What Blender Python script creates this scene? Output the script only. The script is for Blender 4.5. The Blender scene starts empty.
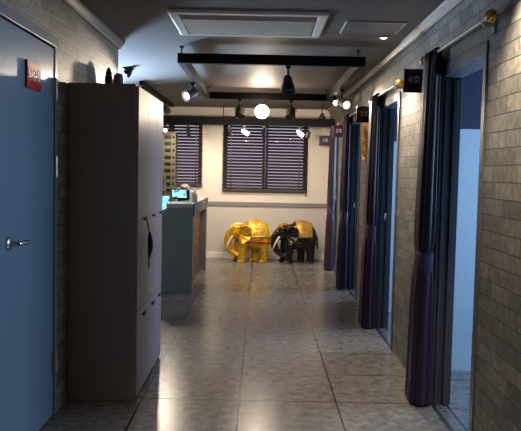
import bpy, bmesh, math, random
from mathutils import Vector, Matrix, Quaternion
random.seed(7)
C = bpy.context.scene.collection
PI = math.pi

# ------------------------------------------------------------------ materials
def lin(c):
    return tuple((v/255/12.92 if v/255 <= .04045 else ((v/255+.055)/1.055)**2.4) for v in c) + (1,)

def mat(name, rgb, rough=.5, metal=0, spec=.5, emit=None, estr=0, noise=0, nscale=8, bump=0, bscale=60):
    m = bpy.data.materials.new(name); m.use_nodes = True
    nt = m.node_tree; b = nt.nodes['Principled BSDF']
    c = lin(rgb)
    b.inputs['Base Color'].default_value = c
    b.inputs['Roughness'].default_value = rough
    b.inputs['Metallic'].default_value = metal
    b.inputs['Specular IOR Level'].default_value = spec
    if emit:
        b.inputs['Emission Color'].default_value = lin(emit); b.inputs['Emission Strength'].default_value = estr
    tc = nt.nodes.new('ShaderNodeTexCoord')
    if noise:
        n = nt.nodes.new('ShaderNodeTexNoise'); n.inputs['Scale'].default_value = nscale; n.inputs['Detail'].default_value = 5
        nt.links.new(tc.outputs['Object'], n.inputs['Vector'])
        r = nt.nodes.new('ShaderNodeValToRGB')
        r.color_ramp.elements[0].position = .3; r.color_ramp.elements[1].position = .7
        r.color_ramp.elements[0].color = tuple(v*(1-noise) for v in c[:3])+(1,)
        r.color_ramp.elements[1].color = tuple(min(1, v*(1+noise)) for v in c[:3])+(1,)
        nt.links.new(n.outputs['Fac'], r.inputs['Fac']); nt.links.new(r.outputs['Color'], b.inputs['Base Color'])
    if bump:
        n = nt.nodes.new('ShaderNodeTexNoise'); n.inputs['Scale'].default_value = bscale; n.inputs['Detail'].default_value = 4
        nt.links.new(tc.outputs['Object'], n.inputs['Vector'])
        bp = nt.nodes.new('ShaderNodeBump'); bp.inputs['Strength'].default_value = bump; bp.inputs['Distance'].default_value = .01
        nt.links.new(n.outputs['Fac'], bp.inputs['Height']); nt.links.new(bp.outputs['Normal'], b.inputs['Normal'])
    return m

def brick_mat():
    m = bpy.data.materials.new('split_stone'); m.use_nodes = True
    nt = m.node_tree; N = nt.nodes.new; L = nt.links.new; b = nt.nodes['Principled BSDF']
    tc = N('ShaderNodeTexCoord'); sx = N('ShaderNodeSeparateXYZ'); cx = N('ShaderNodeCombineXYZ')
    L(tc.outputs['Object'], sx.inputs[0]); L(sx.outputs['Y'], cx.inputs['X']); L(sx.outputs['Z'], cx.inputs['Y'])
    br = N('ShaderNodeTexBrick'); br.offset = .5; br.offset_frequency = 2; br.squash = 1.35; br.squash_frequency = 3
    br.inputs['Scale'].default_value = 1; br.inputs['Mortar Size'].default_value = .0028
    br.inputs['Mortar Smooth'].default_value = .3; br.inputs['Bias'].default_value = 0
    br.inputs['Brick Width'].default_value = .24; br.inputs['Row Height'].default_value = .079
    br.inputs['Color1'].default_value = lin((142, 136, 124)); br.inputs['Color2'].default_value = lin((104, 100, 92))
    br.inputs['Mortar'].default_value = lin((48, 45, 41))
    nz = N('ShaderNodeTexNoise'); nz.inputs['Scale'].default_value = 26; nz.inputs['Detail'].default_value = 6
    L(tc.outputs['Object'], nz.inputs['Vector'])
    # slightly wobbly joints
    ad = N('ShaderNodeMixRGB'); ad.blend_type = 'ADD'; ad.inputs['Fac'].default_value = .006
    L(cx.outputs[0], ad.inputs['Color1']); L(nz.outputs['Color'], ad.inputs['Color2']); L(ad.outputs[0], br.inputs['Vector'])
    mx = N('ShaderNodeMixRGB'); mx.blend_type = 'OVERLAY'; mx.inputs['Fac'].default_value = .8
    L(br.outputs['Color'], mx.inputs['Color1']); L(nz.outputs['Fac'], mx.inputs['Color2']); L(mx.outputs[0], b.inputs['Base Color'])
    b.inputs['Roughness'].default_value = .55
    iv = N('ShaderNodeMath'); iv.operation = 'SUBTRACT'; iv.inputs[0].default_value = 1; L(br.outputs['Fac'], iv.inputs[1])
    nm = N('ShaderNodeMath'); nm.operation = 'MULTIPLY_ADD'; nm.inputs[1].default_value = .45
    L(nz.outputs['Fac'], nm.inputs[0]); L(iv.outputs[0], nm.inputs[2])
    # every stone sits a little prouder or deeper
    sp = N('ShaderNodeRGBToBW'); L(br.outputs['Color'], sp.inputs[0])
    n2 = N('ShaderNodeMath'); n2.operation = 'MULTIPLY_ADD'; n2.inputs[1].default_value = 2.2
    L(sp.outputs[0], n2.inputs[0]); L(nm.outputs[0], n2.inputs[2])
    bp = N('ShaderNodeBump'); bp.inputs['Strength'].default_value = .8; bp.inputs['Distance'].default_value = .006
    L(n2.outputs[0], bp.inputs['Height']); L(bp.outputs[0], b.inputs['Normal'])
    return m

def floor_mat(name, c1, c2, ox=0., oy=0., size=.613, rough=.2):
    m = bpy.data.materials.new(name); m.use_nodes = True
    nt = m.node_tree; N = nt.nodes.new; L = nt.links.new; b = nt.nodes['Principled BSDF']
    tc = N('ShaderNodeTexCoord'); mp = N('ShaderNodeMapping'); mp.vector_type = 'POINT'
    mp.inputs['Location'].default_value = (-ox/size, -oy/size, 0); mp.inputs['Scale'].default_value = (1/size, 1/size, 1)
    L(tc.outputs['Object'], mp.inputs['Vector'])
    br = N('ShaderNodeTexBrick'); br.offset = 0; br.squash = 1
    for k, v in (('Scale', 1), ('Mortar Size', .011), ('Mortar Smooth', .1), ('Brick Width', 1), ('Row Height', 1), ('Bias', 0)):
        br.inputs[k].default_value = v
    br.inputs['Color1'].default_value = (.42, .42, .42, 1); br.inputs['Color2'].default_value = (.62, .62, .62, 1); br.inputs['Mortar'].default_value = (0, 0, 0, 1)
    L(mp.outputs[0], br.inputs['Vector'])
    nz = N('ShaderNodeTexNoise'); nz.inputs['Scale'].default_value = 15; nz.inputs['Detail'].default_value = 7; nz.inputs['Roughness'].default_value = .68
    L(tc.outputs['Object'], nz.inputs['Vector'])
    rp = N('ShaderNodeValToRGB'); rp.color_ramp.elements[0].position = .34; rp.color_ramp.elements[1].position = .66
    rp.color_ramp.elements[0].color = lin(c1); rp.color_ramp.elements[1].color = lin(c2)
    L(nz.outputs['Fac'], rp.inputs['Fac'])
    mx = N('ShaderNodeMixRGB'); mx.blend_type = 'OVERLAY'; mx.inputs['Fac'].default_value = .35
    L(rp.outputs[0], mx.inputs['Color1']); L(br.outputs['Color'], mx.inputs['Color2'])
    m2 = N('ShaderNodeMixRGB'); m2.inputs['Color2'].default_value = lin((24, 22, 21))
    L(br.outputs['Fac'], m2.inputs['Fac']); L(mx.outputs[0], m2.inputs['Color1']); L(m2.outputs[0], b.inputs['Base Color'])
    rr = N('ShaderNodeMapRange'); rr.inputs['To Min'].default_value = rough*.85; rr.inputs['To Max'].default_value = rough*1.25
    L(nz.outputs['Fac'], rr.inputs['Value']); L(rr.outputs[0], b.inputs['Roughness'])
    bp = N('ShaderNodeBump'); bp.inputs['Strength'].default_value = .25; bp.inputs['Distance'].default_value = .002; bp.invert = True
    ba = N('ShaderNodeMath'); ba.operation = 'MULTIPLY_ADD'; ba.inputs[1].default_value = .03
    L(nz.outputs['Fac'], ba.inputs[0]); L(br.outputs['Fac'], ba.inputs[2])
    L(ba.outputs[0], bp.inputs['Height']); L(bp.outputs[0], b.inputs['Normal'])
    b.inputs['Specular IOR Level'].default_value = .6
    return m

def two_tone(name, low, high, z):
    m = bpy.data.materials.new(name); m.use_nodes = True
    nt = m.node_tree; N = nt.nodes.new; L = nt.links.new; b = nt.nodes['Principled BSDF']
    tc = N('ShaderNodeTexCoord'); s = N('ShaderNodeSeparateXYZ'); g = N('ShaderNodeMath'); g.operation = 'GREATER_THAN'; g.inputs[1].default_value = z
    L(tc.outputs['Object'], s.inputs[0]); L(s.outputs['Z'], g.inputs[0])
    mx = N('ShaderNodeMixRGB'); mx.inputs['Color1'].default_value = lin(low); mx.inputs['Color2'].default_value = lin(high)
    L(g.outputs[0], mx.inputs['Fac']); L(mx.outputs[0], b.inputs['Base Color']); b.inputs['Roughness'].default_value = .6
    return m

def ornate(name, c1, c2, c3, metal=.6, rough=.32, scale=38):
    """gilded carving: scrolls of a second colour in relief on a first"""
    m = bpy.data.materials.new(name); m.use_nodes = True
    nt = m.node_tree; N = nt.nodes.new; L = nt.links.new; b = nt.nodes['Principled BSDF']
    tc = N('ShaderNodeTexCoord')
    v = N('ShaderNodeTexVoronoi'); v.feature = 'DISTANCE_TO_EDGE'; v.inputs['Scale'].default_value = scale
    L(tc.outputs['Object'], v.inputs['Vector'])
    n = N('ShaderNodeTexNoise'); n.inputs['Scale'].default_value = 9; n.inputs['Detail'].default_value = 3
    L(tc.outputs['Object'], n.inputs['Vector'])
    r1 = N('ShaderNodeValToRGB'); r1.color_ramp.elements[0].position = .02; r1.color_ramp.elements[1].position = .09
    r1.color_ramp.elements[0].color = lin(c2); r1.color_ramp.elements[1].color = lin(c1)
    L(v.outputs['Distance'], r1.inputs['Fac'])
    r2 = N('ShaderNodeValToRGB'); r2.color_ramp.elements[0].position = .55; r2.color_ramp.elements[1].position = .68
    r2.color_ramp.elements[0].color = (0, 0, 0, 1); r2.color_ramp.elements[1].color = (.75, .75, .75, 1)
    L(n.outputs['Fac'], r2.inputs['Fac'])
    mx = N('ShaderNodeMixRGB'); mx.inputs['Color2'].default_value = lin(c3)
    L(r2.outputs[0], mx.inputs['Fac']); L(r1.outputs[0], mx.inputs['Color1']); L(mx.outputs[0], b.inputs['Base Color'])
    b.inputs['Metallic'].default_value = metal; b.inputs['Roughness'].default_value = rough
    bp = N('ShaderNodeBump'); bp.inputs['Strength'].default_value = .6; bp.inputs['Distance'].default_value = .008
    L(v.outputs['Distance'], bp.inputs['Height']); L(bp.outputs[0], b.inputs['Normal'])
    return m

def wood(name, c1, c2, scale=14):
    m = bpy.data.materials.new(name); m.use_nodes = True
    nt = m.node_tree; N = nt.nodes.new; L = nt.links.new; b = nt.nodes['Principled BSDF']
    tc = N('ShaderNodeTexCoord'); mp = N('ShaderNodeMapping'); mp.inputs['Scale'].default_value = (1, .35, 1)
    L(tc.outputs['Object'], mp.inputs[0])
    n = N('ShaderNodeTexNoise'); n.inputs['Scale'].default_value = scale; n.inputs['Detail'].default_value = 6; n.inputs['Distortion'].default_value = 1.2
    L(mp.outputs[0], n.inputs['Vector'])
    r = N('ShaderNodeValToRGB'); r.color_ramp.elements[0].position = .38; r.color_ramp.elements[1].position = .62
    r.color_ramp.elements[0].color = lin(c1); r.color_ramp.elements[1].color = lin(c2)
    L(n.outputs['Fac'], r.inputs['Fac']); L(r.outputs[0], b.inputs['Base Color']); b.inputs['Roughness'].default_value = .5
    return m

def glass_mat():
    m = bpy.data.materials.new('window_glass'); m.use_nodes = True
    nt = m.node_tree; N = nt.nodes.new; L = nt.links.new
    nt.nodes.remove(nt.nodes['Principled BSDF'])
    t = N('ShaderNodeBsdfTransparent'); g = N('ShaderNodeBsdfGlossy'); g.inputs['Roughness'].default_value = .03
    f = N('ShaderNodeFresnel'); f.inputs['IOR'].default_value = 1.45; mx = N('ShaderNodeMixShader')
    L(f.outputs[0], mx.inputs[0]); L(t.outputs[0], mx.inputs[1]); L(g.outputs[0], mx.inputs[2]); L(mx.outputs[0], nt.nodes['Material Output'].inputs[0])
    return m

M = dict(
    brick=brick_mat(),
    floor=floor_mat('hall_tiles', (88, 83, 79), (136, 130, 124), ox=-.11, oy=4.41, rough=.24),
    roomfloor=floor_mat('room_tiles', (74, 74, 78), (112, 110, 112), ox=1.2, oy=3.1),
    ceiling=mat('ceiling_paint', (112, 104, 100), .6, spec=.3, noise=.05, nscale=3),
    crown=mat('crown_paint', (132, 126, 120), .45),
    backwall=two_tone('back_wall_paint', (196, 190, 184), (222, 212, 200), .90),
    plaster=mat('plaster', (205, 200, 196), .7),
    base=mat('white_baseboard', (232, 226, 216), .4),
    rail=mat('grey_rail', (128, 126, 128), .4),
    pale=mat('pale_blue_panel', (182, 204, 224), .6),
    navy=mat('navy_painted_shade', (34, 44, 74), .6),
    frame=mat('grey_frame', (88, 90, 98), .38),
    jamb=mat('leaf_and_shaded_jamb', (62, 62, 68), .4),
    steeldoor=mat('steel_door_blue', (112, 136, 158), .3, bump=.03, bscale=200),
    doorframe=mat('door_frame_blue', (112, 120, 132), .35),
    gap=mat('black_gasket', (14, 14, 16), .7),
    chrome=mat('satin_steel', (190, 188, 184), .28, metal=1),
    cabinet=mat('taupe_laminate', (150, 132, 118), .4, noise=.04, nscale=5),
    cabdoor=mat('lilac_laminate', (158, 148, 150), .38),
    black=mat('black_plastic', (16, 15, 16), .42),
    blackm=mat('black_metal', (22, 20, 22), .45),
    hang=mat('dark_bar', (18, 15, 17), .6, spec=.15),
    lampmetal=mat('brushed_lamp', (128, 118, 112), .35, metal=.6),
    lampdark=mat('lamp_dark_grey', (58, 54, 54), .35, metal=.3),
    lampblack=mat('lamp_black', (34, 31, 31), .32),
    lenswarm=mat('lit_lens', (255, 240, 220), .4, emit=(255, 226, 190), estr=9),
    lensoff=mat('dark_lens', (40, 40, 46), .08),
    bulb=mat('lit_bulb', (255, 246, 232), .4, emit=(255, 238, 214), estr=14),
    cloth=mat('black_mask_cloth', (14, 14, 16), .8, bump=.2, bscale=300),
    curtain=mat('plum_satin', (50, 35, 54), .44, spec=.22, bump=.12, bscale=160),
    band=mat('tieback_satin', (66, 52, 82), .5, spec=.3),
    rodm=mat('silver_rod', (196, 192, 184), .4, metal=.35),
    gold=mat('gold_leaf', (250, 216, 124), .38, metal=.15, noise=.25, nscale=40, bump=.3, bscale=90),
    golddark=mat('dark_gold', (150, 104, 36), .4, metal=.6),
    signplum=mat('sign_plum', (58, 26, 66), .35),
    signtext=mat('sign_lettering', (236, 224, 232), .4),
    signred=mat('sign_red', (196, 34, 44), .3),
    white=mat('white_plastic', (236, 234, 230), .4),
    slat=mat('blind_slat', (46, 32, 40), .4),
    wframe=mat('window_frame_dark', (44, 34, 42), .45),
    glass=glass_mat(),
    teal=mat('teal_grey_panel', (144, 160, 158), .5, noise=.03),
    mint=mat('pale_mint_top', (206, 214, 208), .35),
    greyframe=mat('grey_counter_frame', (86, 82, 86), .45, noise=.08, nscale=12),
    brownwood=wood('brown_wood', (56, 36, 24), (124, 86, 56)),
    screen=mat('cyan_screen', (90, 190, 215), .2, emit=(110, 205, 235), estr=1.1),
    screend=mat('blue_screen', (90, 170, 200), .2, emit=(140, 215, 240), estr=1.0),
    khaki=mat('khaki_board', (92, 86, 66), .55),
    clear=mat('cloudy_bottle', (206, 200, 200), .15),
    acw=mat('vent_cream', (236, 228, 212), .4),
    acp=mat('vent_panel', (178, 170, 156), .45),
    grille=mat('vent_slot', (62, 58, 56), .6),
    hatch=mat('hatch_panel', (124, 116, 112), .5),
    hatchf=mat('hatch_trim', (176, 170, 164), .35),
    gele=mat('gilded_elephant', (228, 166, 44), .28, metal=.45, noise=.5, nscale=22, bump=.5, bscale=28),
    gcloth=ornate('gilded_cloth', (250, 214, 76), (150, 84, 20), (206, 110, 30), .35, .34, 34),
    bele=mat('black_lacquer', (22, 17, 17), .22, spec=.6, bump=.15, bscale=40),
    bcloth=ornate('old_gold_cloth', (214, 170, 76), (96, 66, 30), (130, 80, 34), .4, .36, 34),
    red=mat('red_trim', (150, 44, 24), .4, noise=.3, nscale=60),
    ivory=mat('ivory_tusk', (232, 214, 178), .3),
    greycan=mat('grey_canister', (132, 122, 116), .5),
    sill=mat('threshold', (46, 44, 46), .4),
)

for m_ in (M['screen'], M['screend']):                      # a screen shows windows of lighter and darker blue
    nt = m_.node_tree; b = nt.nodes['Principled BSDF']; tc = nt.nodes.new('ShaderNodeTexCoord')
    v = nt.nodes.new('ShaderNodeTexVoronoi'); v.distance = 'CHEBYCHEV'; v.inputs['Scale'].default_value = 16
    nt.links.new(tc.outputs['Object'], v.inputs['Vector'])
    r = nt.nodes.new('ShaderNodeValToRGB'); r.color_ramp.elements[0].color = lin((24, 60, 96)); r.color_ramp.elements[1].color = lin((150, 226, 244))
    r.color_ramp.elements[0].position = .25; r.color_ramp.elements[1].position = .6
    nt.links.new(v.outputs['Color'], r.inputs['Fac']); nt.links.new(r.outputs['Color'], b.inputs['Emission Color'])

# ------------------------------------------------------------------ mesh builder
class MB:
    def __init__(s): s.bm = bmesh.new()
    def box(s, x0, x1, y0, y1, z0, z1):
        v = [s.bm.verts.new(p) for p in ((x0,y0,z0),(x1,y0,z0),(x1,y1,z0),(x0,y1,z0),(x0,y0,z1),(x1,y0,z1),(x1,y1,z1),(x0,y1,z1))]
        for f in ((0,3,2,1),(4,5,6,7),(0,1,5,4),(1,2,6,5),(2,3,7,6),(3,0,4,7)): s.bm.faces.new([v[i] for i in f])
        return s
    def prism(s, pts, vec):
        """closed polygon pts (3-D, in order) swept along vec"""
        a = [s.bm.verts.new(p) for p in pts]; b = [s.bm.verts.new(Vector(p)+Vector(vec)) for p in pts]
        s.bm.faces.new(a[::-1]); s.bm.faces.new(b)
        n = len(a)
        for i in range(n): s.bm.faces.new((a[i], a[(i+1) % n], b[(i+1) % n], b[i]))
        return s
    def loft(s, rings, cap=True, closed=True):
        R = [[s.bm.verts.new(p) for p in r] for r in rings]
        n = len(R[0])
        for a, b in zip(R, R[1:]):
            for i in range(n if closed else n-1):
                j = (i+1) % n; s.bm.faces.new((a[i], a[j], b[j], b[i]))
        if cap and closed: s.bm.faces.new(R[0][::-1]); s.bm.faces.new(R[-1])
        return s
    def tube(s, pts, rad, seg=12, sq=1.0):
        pts = [Vector(p) for p in pts]
        if not hasattr(rad, '__len__'): rad = [rad]*len(pts)
        rings = []; up = None
        for i, p in enumerate(pts):
            d = (pts[min(i+1, len(pts)-1)]-pts[max(i-1, 0)]).normalized()
            if up is None: up = Vector((0,0,1)) if abs(d.z) < .9 else Vector((0,1,0))
            a = d.cross(up).normalized(); b = a.cross(d).normalized(); up = b
            rings.append([p+(a*math.cos(t)+b*math.sin(t)*sq)*rad[i] for t in (2*PI*k/seg for k in range(seg))])
        return s.loft(rings)
    def lathe(s, prof, c=(0,0,0), seg=24, axis='Z'):
        c = Vector(c); rings = []
        for r, h in prof:
            ring = []
            for k in range(seg):
                t = 2*PI*k/seg; u, v = r*math.cos(t), r*math.sin(t)
                ring.append(c+(Vector((u, v, h)) if axis == 'Z' else Vector((h, u, v)) if axis == 'X' else Vector((v, h, u))))
            rings.append(ring)
        return s.loft(rings)
    def ball(s, c, r, seg=20, rot=None):
        if not hasattr(r, '__len__'): r = (r, r, r)
        m = Matrix.Translation(c) @ (rot.to_matrix().to_4x4() if rot else Matrix()) @ Matrix.Diagonal((*r, 1))
        bmesh.ops.create_uvsphere(s.bm, u_segments=seg, v_segments=seg//2+2, radius=1, matrix=m)
        return s
    def build(s, name, m, parent=None, off=(0,0,0), smooth=False, bevel=0, seg=2):
        bmesh.ops.recalc_face_normals(s.bm, faces=s.bm.faces)
        off = Vector(off)
        if off.length: bmesh.ops.translate(s.bm, verts=s.bm.verts, vec=-off)
        me = bpy.data.meshes.new(name); s.bm.to_mesh(me); s.bm.free()
        o = bpy.data.objects.new(name, me); C.objects.link(o); me.materials.append(m)
        if smooth:
            for p in me.polygons: p.use_smooth = True
            me.set_sharp_from_angle(angle=math.radians(40))
        if bevel:
            b = o.modifiers.new('Bevel', 'BEVEL'); b.width = bevel; b.segments = seg; b.limit_method = 'ANGLE'
        if parent: o.parent = parent
        return o

def tag(o, label, cat, group=None):
    o['label'] = label; o['category'] = cat
    if group: o['group'] = group
    return o
def thing(name, loc, label=None, cat=None, group=None, rz=0):
    o = bpy.data.objects.new(name, None); C.objects.link(o); o.location = loc; o.rotation_euler.z = rz
    o.empty_display_size = .05
    if label: tag(o, label, cat, group)
    return o
def struct(o): o['kind'] = 'structure'; return o
def copy_tree(o, parent=None):
    c = o.copy(); C.objects.link(c)
    if parent: c.parent = parent
    for ch in [x for x in C.objects if x.parent == o]: copy_tree(ch, c)
    return c
def text_part(name, body, size, m, parent, loc, rot, depth=.001):
    cu = bpy.data.curves.new(name, 'FONT'); cu.body = body; cu.size = size; cu.extrude = depth
    cu.align_x = 'CENTER'; cu.align_y = 'CENTER'
    t = bpy.data.objects.new(name, cu); C.objects.link(t)
    dg = bpy.context.evaluated_depsgraph_get(); me = bpy.data.meshes.new_from_object(t.evaluated_get(dg))
    bpy.data.objects.remove(t)
    o = bpy.data.objects.new(name, me); C.objects.link(o); me.materials.clear(); me.materials.append(m)
    o.location = loc; o.rotation_euler = rot; o.parent = parent
    return o

# ------------------------------------------------------------------ the setting
CZ = 2.47; RX = 1.105; LX = -1.185; BY = 11.68
RL = -3.3          # far side of the reception corner
def wall_holes(name, m, ax, pos, thick, u0, u1, z0, z1, holes):
    """wall in the plane ax=pos, u along the other axis, rectangular holes (ua,ub,za,zb)"""
    us = sorted({u0, u1, *[h[0] for h in holes], *[h[1] for h in holes]})
    zs = sorted({z0, z1, *[h[2] for h in holes], *[h[3] for h in holes]})
    mb = MB(); V = {}
    def P(i, j):
        if (i, j) not in V:
            V[i, j] = mb.bm.verts.new((pos, us[i], zs[j]) if ax == 0 else (us[i], pos, zs[j]))
        return V[i, j]
    for i in range(len(us)-1):
        for j in range(len(zs)-1):
            cu, cz = (us[i]+us[i+1])/2, (zs[j]+zs[j+1])/2
            if any(h[0] < cu < h[1] and h[2] < cz < h[3] for h in holes): continue
            mb.bm.faces.new((P(i,j), P(i+1,j), P(i+1,j+1), P(i,j+1)))
    r = bmesh.ops.extrude_face_region(mb.bm, geom=list(mb.bm.faces))
    vec = (thick, 0, 0) if ax == 0 else (0, thick, 0)
    bmesh.ops.translate(mb.bm, verts=[v for v in r['geom'] if isinstance(v, bmesh.types.BMVert)], vec=vec)
    return struct(mb.build(name, m))

struct(MB().box(RL-.1, RX, -1.6, BY+.12, -.1, 0).build('floor', M['floor']))
struct(MB().box(RX, 3.4, -1.6, BY+.12, -.1, 0).build('floor_side_rooms', M['roomfloor']))
struct(MB().box(RL-.1, 3.4, -1.6, BY+.12, CZ, CZ+.1).build('ceiling', M['ceiling']))
DOORS = [(3.585, 4.42), (5.80, 6.62), (8.00, 8.82), (10.20, 11.02)]
wall_holes('wall_right', M['brick'], 0, RX, .10, -1.5, BY, 0, CZ, [(a, b, 0, 2.06) for a, b in DOORS]+[(1.38, 2.2, 0, 2.06)])
wall_holes('wall_left', M['brick'], 0, LX-.12, .12, -1.5, 5.85, 0, CZ, [(3.08, 4.095, 0, 2.16)])
struct(MB().box(LX-.5, LX-.121, 3.0, 4.3, 0, 2.3).build('wall_behind_door', M['plaster']))
struct(MB().box(RL, LX-.12, 5.73, 5.85, 0, CZ).build('wall_reception_near', M['plaster']))
struct(MB().box(RL-.1, RL, 5.73, BY, 0, CZ).build('wall_reception_left', M['plaster']))
struct(MB().box(RL-.1, 3.4, -1.6, -1.5, 0, CZ).build('wall_front', M['plaster']))
struct(MB().box(3.3, 3.4, -1.5, BY, 0, CZ).build('wall_rooms', M['plaster']))
WIN = [(-.628, .745, 1.115, 2.30), (-2.0, -.982, 1.185, 2.30)]
wall_holes('wall_back', M['backwall'], 1, BY, .12, RL, 3.3, 0, CZ, WIN)
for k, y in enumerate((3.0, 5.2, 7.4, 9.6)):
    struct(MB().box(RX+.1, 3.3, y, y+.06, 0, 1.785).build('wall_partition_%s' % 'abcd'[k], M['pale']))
    struct(MB().box(RX+.1, 3.3, y+.002, y+.058, 1.785, CZ).build('wall_partition_shade_%s' % 'abcd'[k], M['navy']))  # navy sheet: the darkness above the low partition, put in as colour
struct(MB().box(RL, RX, BY-.016, BY, 0, .1).build('baseboard_back', M['base'], bevel=.004))
struct(MB().box(RL, RX, BY-.022, BY, .865, .935).build('trim_1', M['rail'], bevel=.005))
def crown(name, x, sgn, y0, y1):
    p = [(x, y0, CZ-.055), (x+sgn*.016, y0, CZ-.055), (x+sgn*.02, y0, CZ-.04), (x+sgn*.045, y0, CZ-.014), (x+sgn*.05, y0, CZ), (x, y0, CZ)]
    struct(MB().prism(p, (0, y1-y0, 0)).build(name, M['crown']))
crown('trim_2', RX, -1, -1.5, BY)
crown('trim_3', LX, 1, -1.5, 5.86)

# windows in the back wall, each with its blind
def window(n, x0, x1, z0, z1):
    w = struct(thing('window_%d' % n, ((x0+x1)/2, BY+.06, z0)))
    L = w.location
    mb = MB()
    for a, b, c, d in ((x0, x0+.06, z0, z1), (x1-.06, x1, z0, z1), (x0, x1, z0, z0+.06), (x0, x1, z1-.06, z1), ((x0+x1)/2-.045, (x0+x1)/2+.045, z0, z1)):
        mb.box(a, b, BY+.05, BY+.10, c, d)
    mb.build('window_frame', M['wframe'], w, L)
    MB().box(x0+.06, x1-.06, BY+.072, BY+.078, z0+.06, z1-.06).build('window_pane', M['glass'], w, L)
window(1, *WIN[0]); window(2, *WIN[1])
def blind(x0, x1, z0, z1, label, wand):
    t = thing('venetian_blind', ((x0+x1)/2, BY, z0), label, 'window blind'); L = t.location
    y = BY-.032
    MB().box(x0, x1, y-.028, y+.028, z1-.045, z1).build('headrail', M['slat'], t, L, bevel=.004)
    mb = MB(); z = z0+.05; c, s_ = .025*math.cos(math.radians(50)), .025*math.sin(math.radians(50))
    while z < z1-.05:
        pts = [(x0+.004, y-c, z-s_), (x0+.004, y-c*.3, z-s_*.05), (x0+.004, y+c*.3, z+s_*.45), (x0+.004, y+c, z+s_),
               (x0+.004, y+c, z+s_-.002), (x0+.004, y+c*.3, z+s_*.45-.002), (x0+.004, y-c*.3, z-s_*.05-.002), (x0+.004, y-c, z-s_-.002)]
        mb.prism(pts, (x1-x0-.008, 0, 0)); z += .0505
    mb.build('slats', M['slat'], t, L)
    MB().box(x0, x1, y-.026, y+.026, z0, z0+.028).build('bottom_rail', M['wframe'], t, L, bevel=.004)
    for k in range(3):
        xx = x0+(x1-x0)*(.1+.4*k)
        mb = MB(); mb.box(xx-.008, xx+.008, y-.028, y-.0265, z0+.02, z1-.04); mb.build('ladder_tape', M['slat'], t, L)
    if wand:
        mb = MB(); mb.tube([(x1-.03, y-.035, z1-.04), (x1-.028, y-.036, z0-.03)], .003, 8); mb.ball((x1-.028, y-.036, z0-.045), (.009, .009, .016), 10)
        mb.build('pull_cord', M['black'], t, L)
blind(-.640, .757, 1.105, 2.30, 'wide dark venetian blind over the window above the two elephants', True)
blind(-2.0, -.970, 1.175, 2.30, 'dark venetian blind behind the reception counter and khaki rack', False)

# doorways on the right: frame, threshold, recessed pull
pulls = [2]
for n, (a, b) in enumerate(DOORS):
    d = struct(thing('door_%d' % (n+2), (RX, (a+b)/2, 0))); L = d.location
    for s_, yy in ((-1, a), (1, b)):
        y0, y1 = (yy-.045, yy+.012) if s_ < 0 else (yy-.012, yy+.045)
        MB().box(RX-.008, RX+.118, min(y0, y1), max(y0, y1), 0, 2.045).build('door_jamb', M['frame'] if s_ < 0 else M['jamb'], d, L, bevel=.003)  # far jamb: same paint as the frame, its shade put into a darker colour
    # far jamb carries a dark rebate and the edge of the sliding leaf
    MB().box(RX+.012, RX+.034, b-.032, b-.013, 0, 2.03).box(RX+.062, RX+.09, b-.045, b-.013, 0, 2.03).build('sliding_leaf_edge', M['jamb'], d, L, bevel=.002)
    MB().box(RX-.008, RX+.118, a-.045, b+.045, 2.046, 2.115).build('door_head', M['frame'], d, L, bevel=.003)
    MB().box(RX-.004, RX+.016, a+.014, b-.014, 0, .005).build('door_sill', M['sill'], d, L)
    if n == 0: continue
    mb = MB(); mb.loft([[(RX+.05+q*.4*math.cos(e), b-.0455-h_, 1.05+q*1.15*math.sin(e)) for e in (2*PI*i/20 for i in range(20))] for q, h_ in ((.026, 0), (.03, .004), (.024, .008), (.014, .004))])
    mb.build('recessed_pull', M['chrome'], d, L, smooth=True)

# steel door on the left
d = struct(thing('door_1', (LX, 3.62, 0))); L = d.location
for y0, y1 in ((3.06, 3.12), (4.06, 4.115)):
    MB().box(LX-.1, LX+.006, y0, y1, 0, 2.125).build('door_jamb', M['doorframe'], d, L, bevel=.003)
MB().box(LX-.1, LX+.006, 3.06, 4.115, 2.126, 2.178).build('door_head', M['doorframe'], d, L, bevel=.003)
MB().box(LX-.06, LX-.044, 3.121, 4.059, .002, 2.124).build('gasket', M['gap'], d, L)
slab = MB().box(LX-.043, LX+.002, 3.133, 4.049, .012, 2.113).build('door_leaf', M['steeldoor'], d, L, bevel=.002)
for z in (.32, 1.45, 1.885):
    mb = MB(); mb.tube([(LX+.012, 4.054, z-.055), (LX+.012, 4.054, z+.055)], .011, 12); mb.box(LX+.0025, LX+.006, 4.005, 4.05, z-.055, z+.055); mb.box(LX+.0065, LX+.010, 4.061, 4.105, z-.055, z+.055); mb.ball((LX+.012, 4.054, z+.058), .009, 10); mb.ball((LX+.012, 4.054, z-.058), .009, 10)
    mb.build('hinge', M['chrome'], d, L, smooth=True)
mb = MB(); mb.lathe([(0, 0), (.034, 0), (.034, .006), (.028, .012), (.014, .014), (.012, .05), (0, .05)], (LX+.002, 3.32, 1.085), 24, 'X')
mb.tube([(LX+.05, 3.32, 1.085), (LX+.058, 3.335, 1.085), (LX+.058, 3.44, 1.083)], [.012, .012, .010], 12)
h = mb.build('lever_handle', M['chrome'], d, L, smooth=True)
# red sign on that door
t = thing('door_sign', (LX+.006, 3.665, 1.91), 'red plate with white lettering fixed to the blue steel door', 'sign'); L = t.location
MB().box(LX+.0025, LX+.016, 3.555, 3.775, 1.84, 1.98).build('plate', M['signred'], t, L, bevel=.003)
text_part('lettering', '\ud654\uc7a5\uc2e4', .072, M['white'], t, (.011, 0, 0), (PI/2, 0, PI/2))

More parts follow.
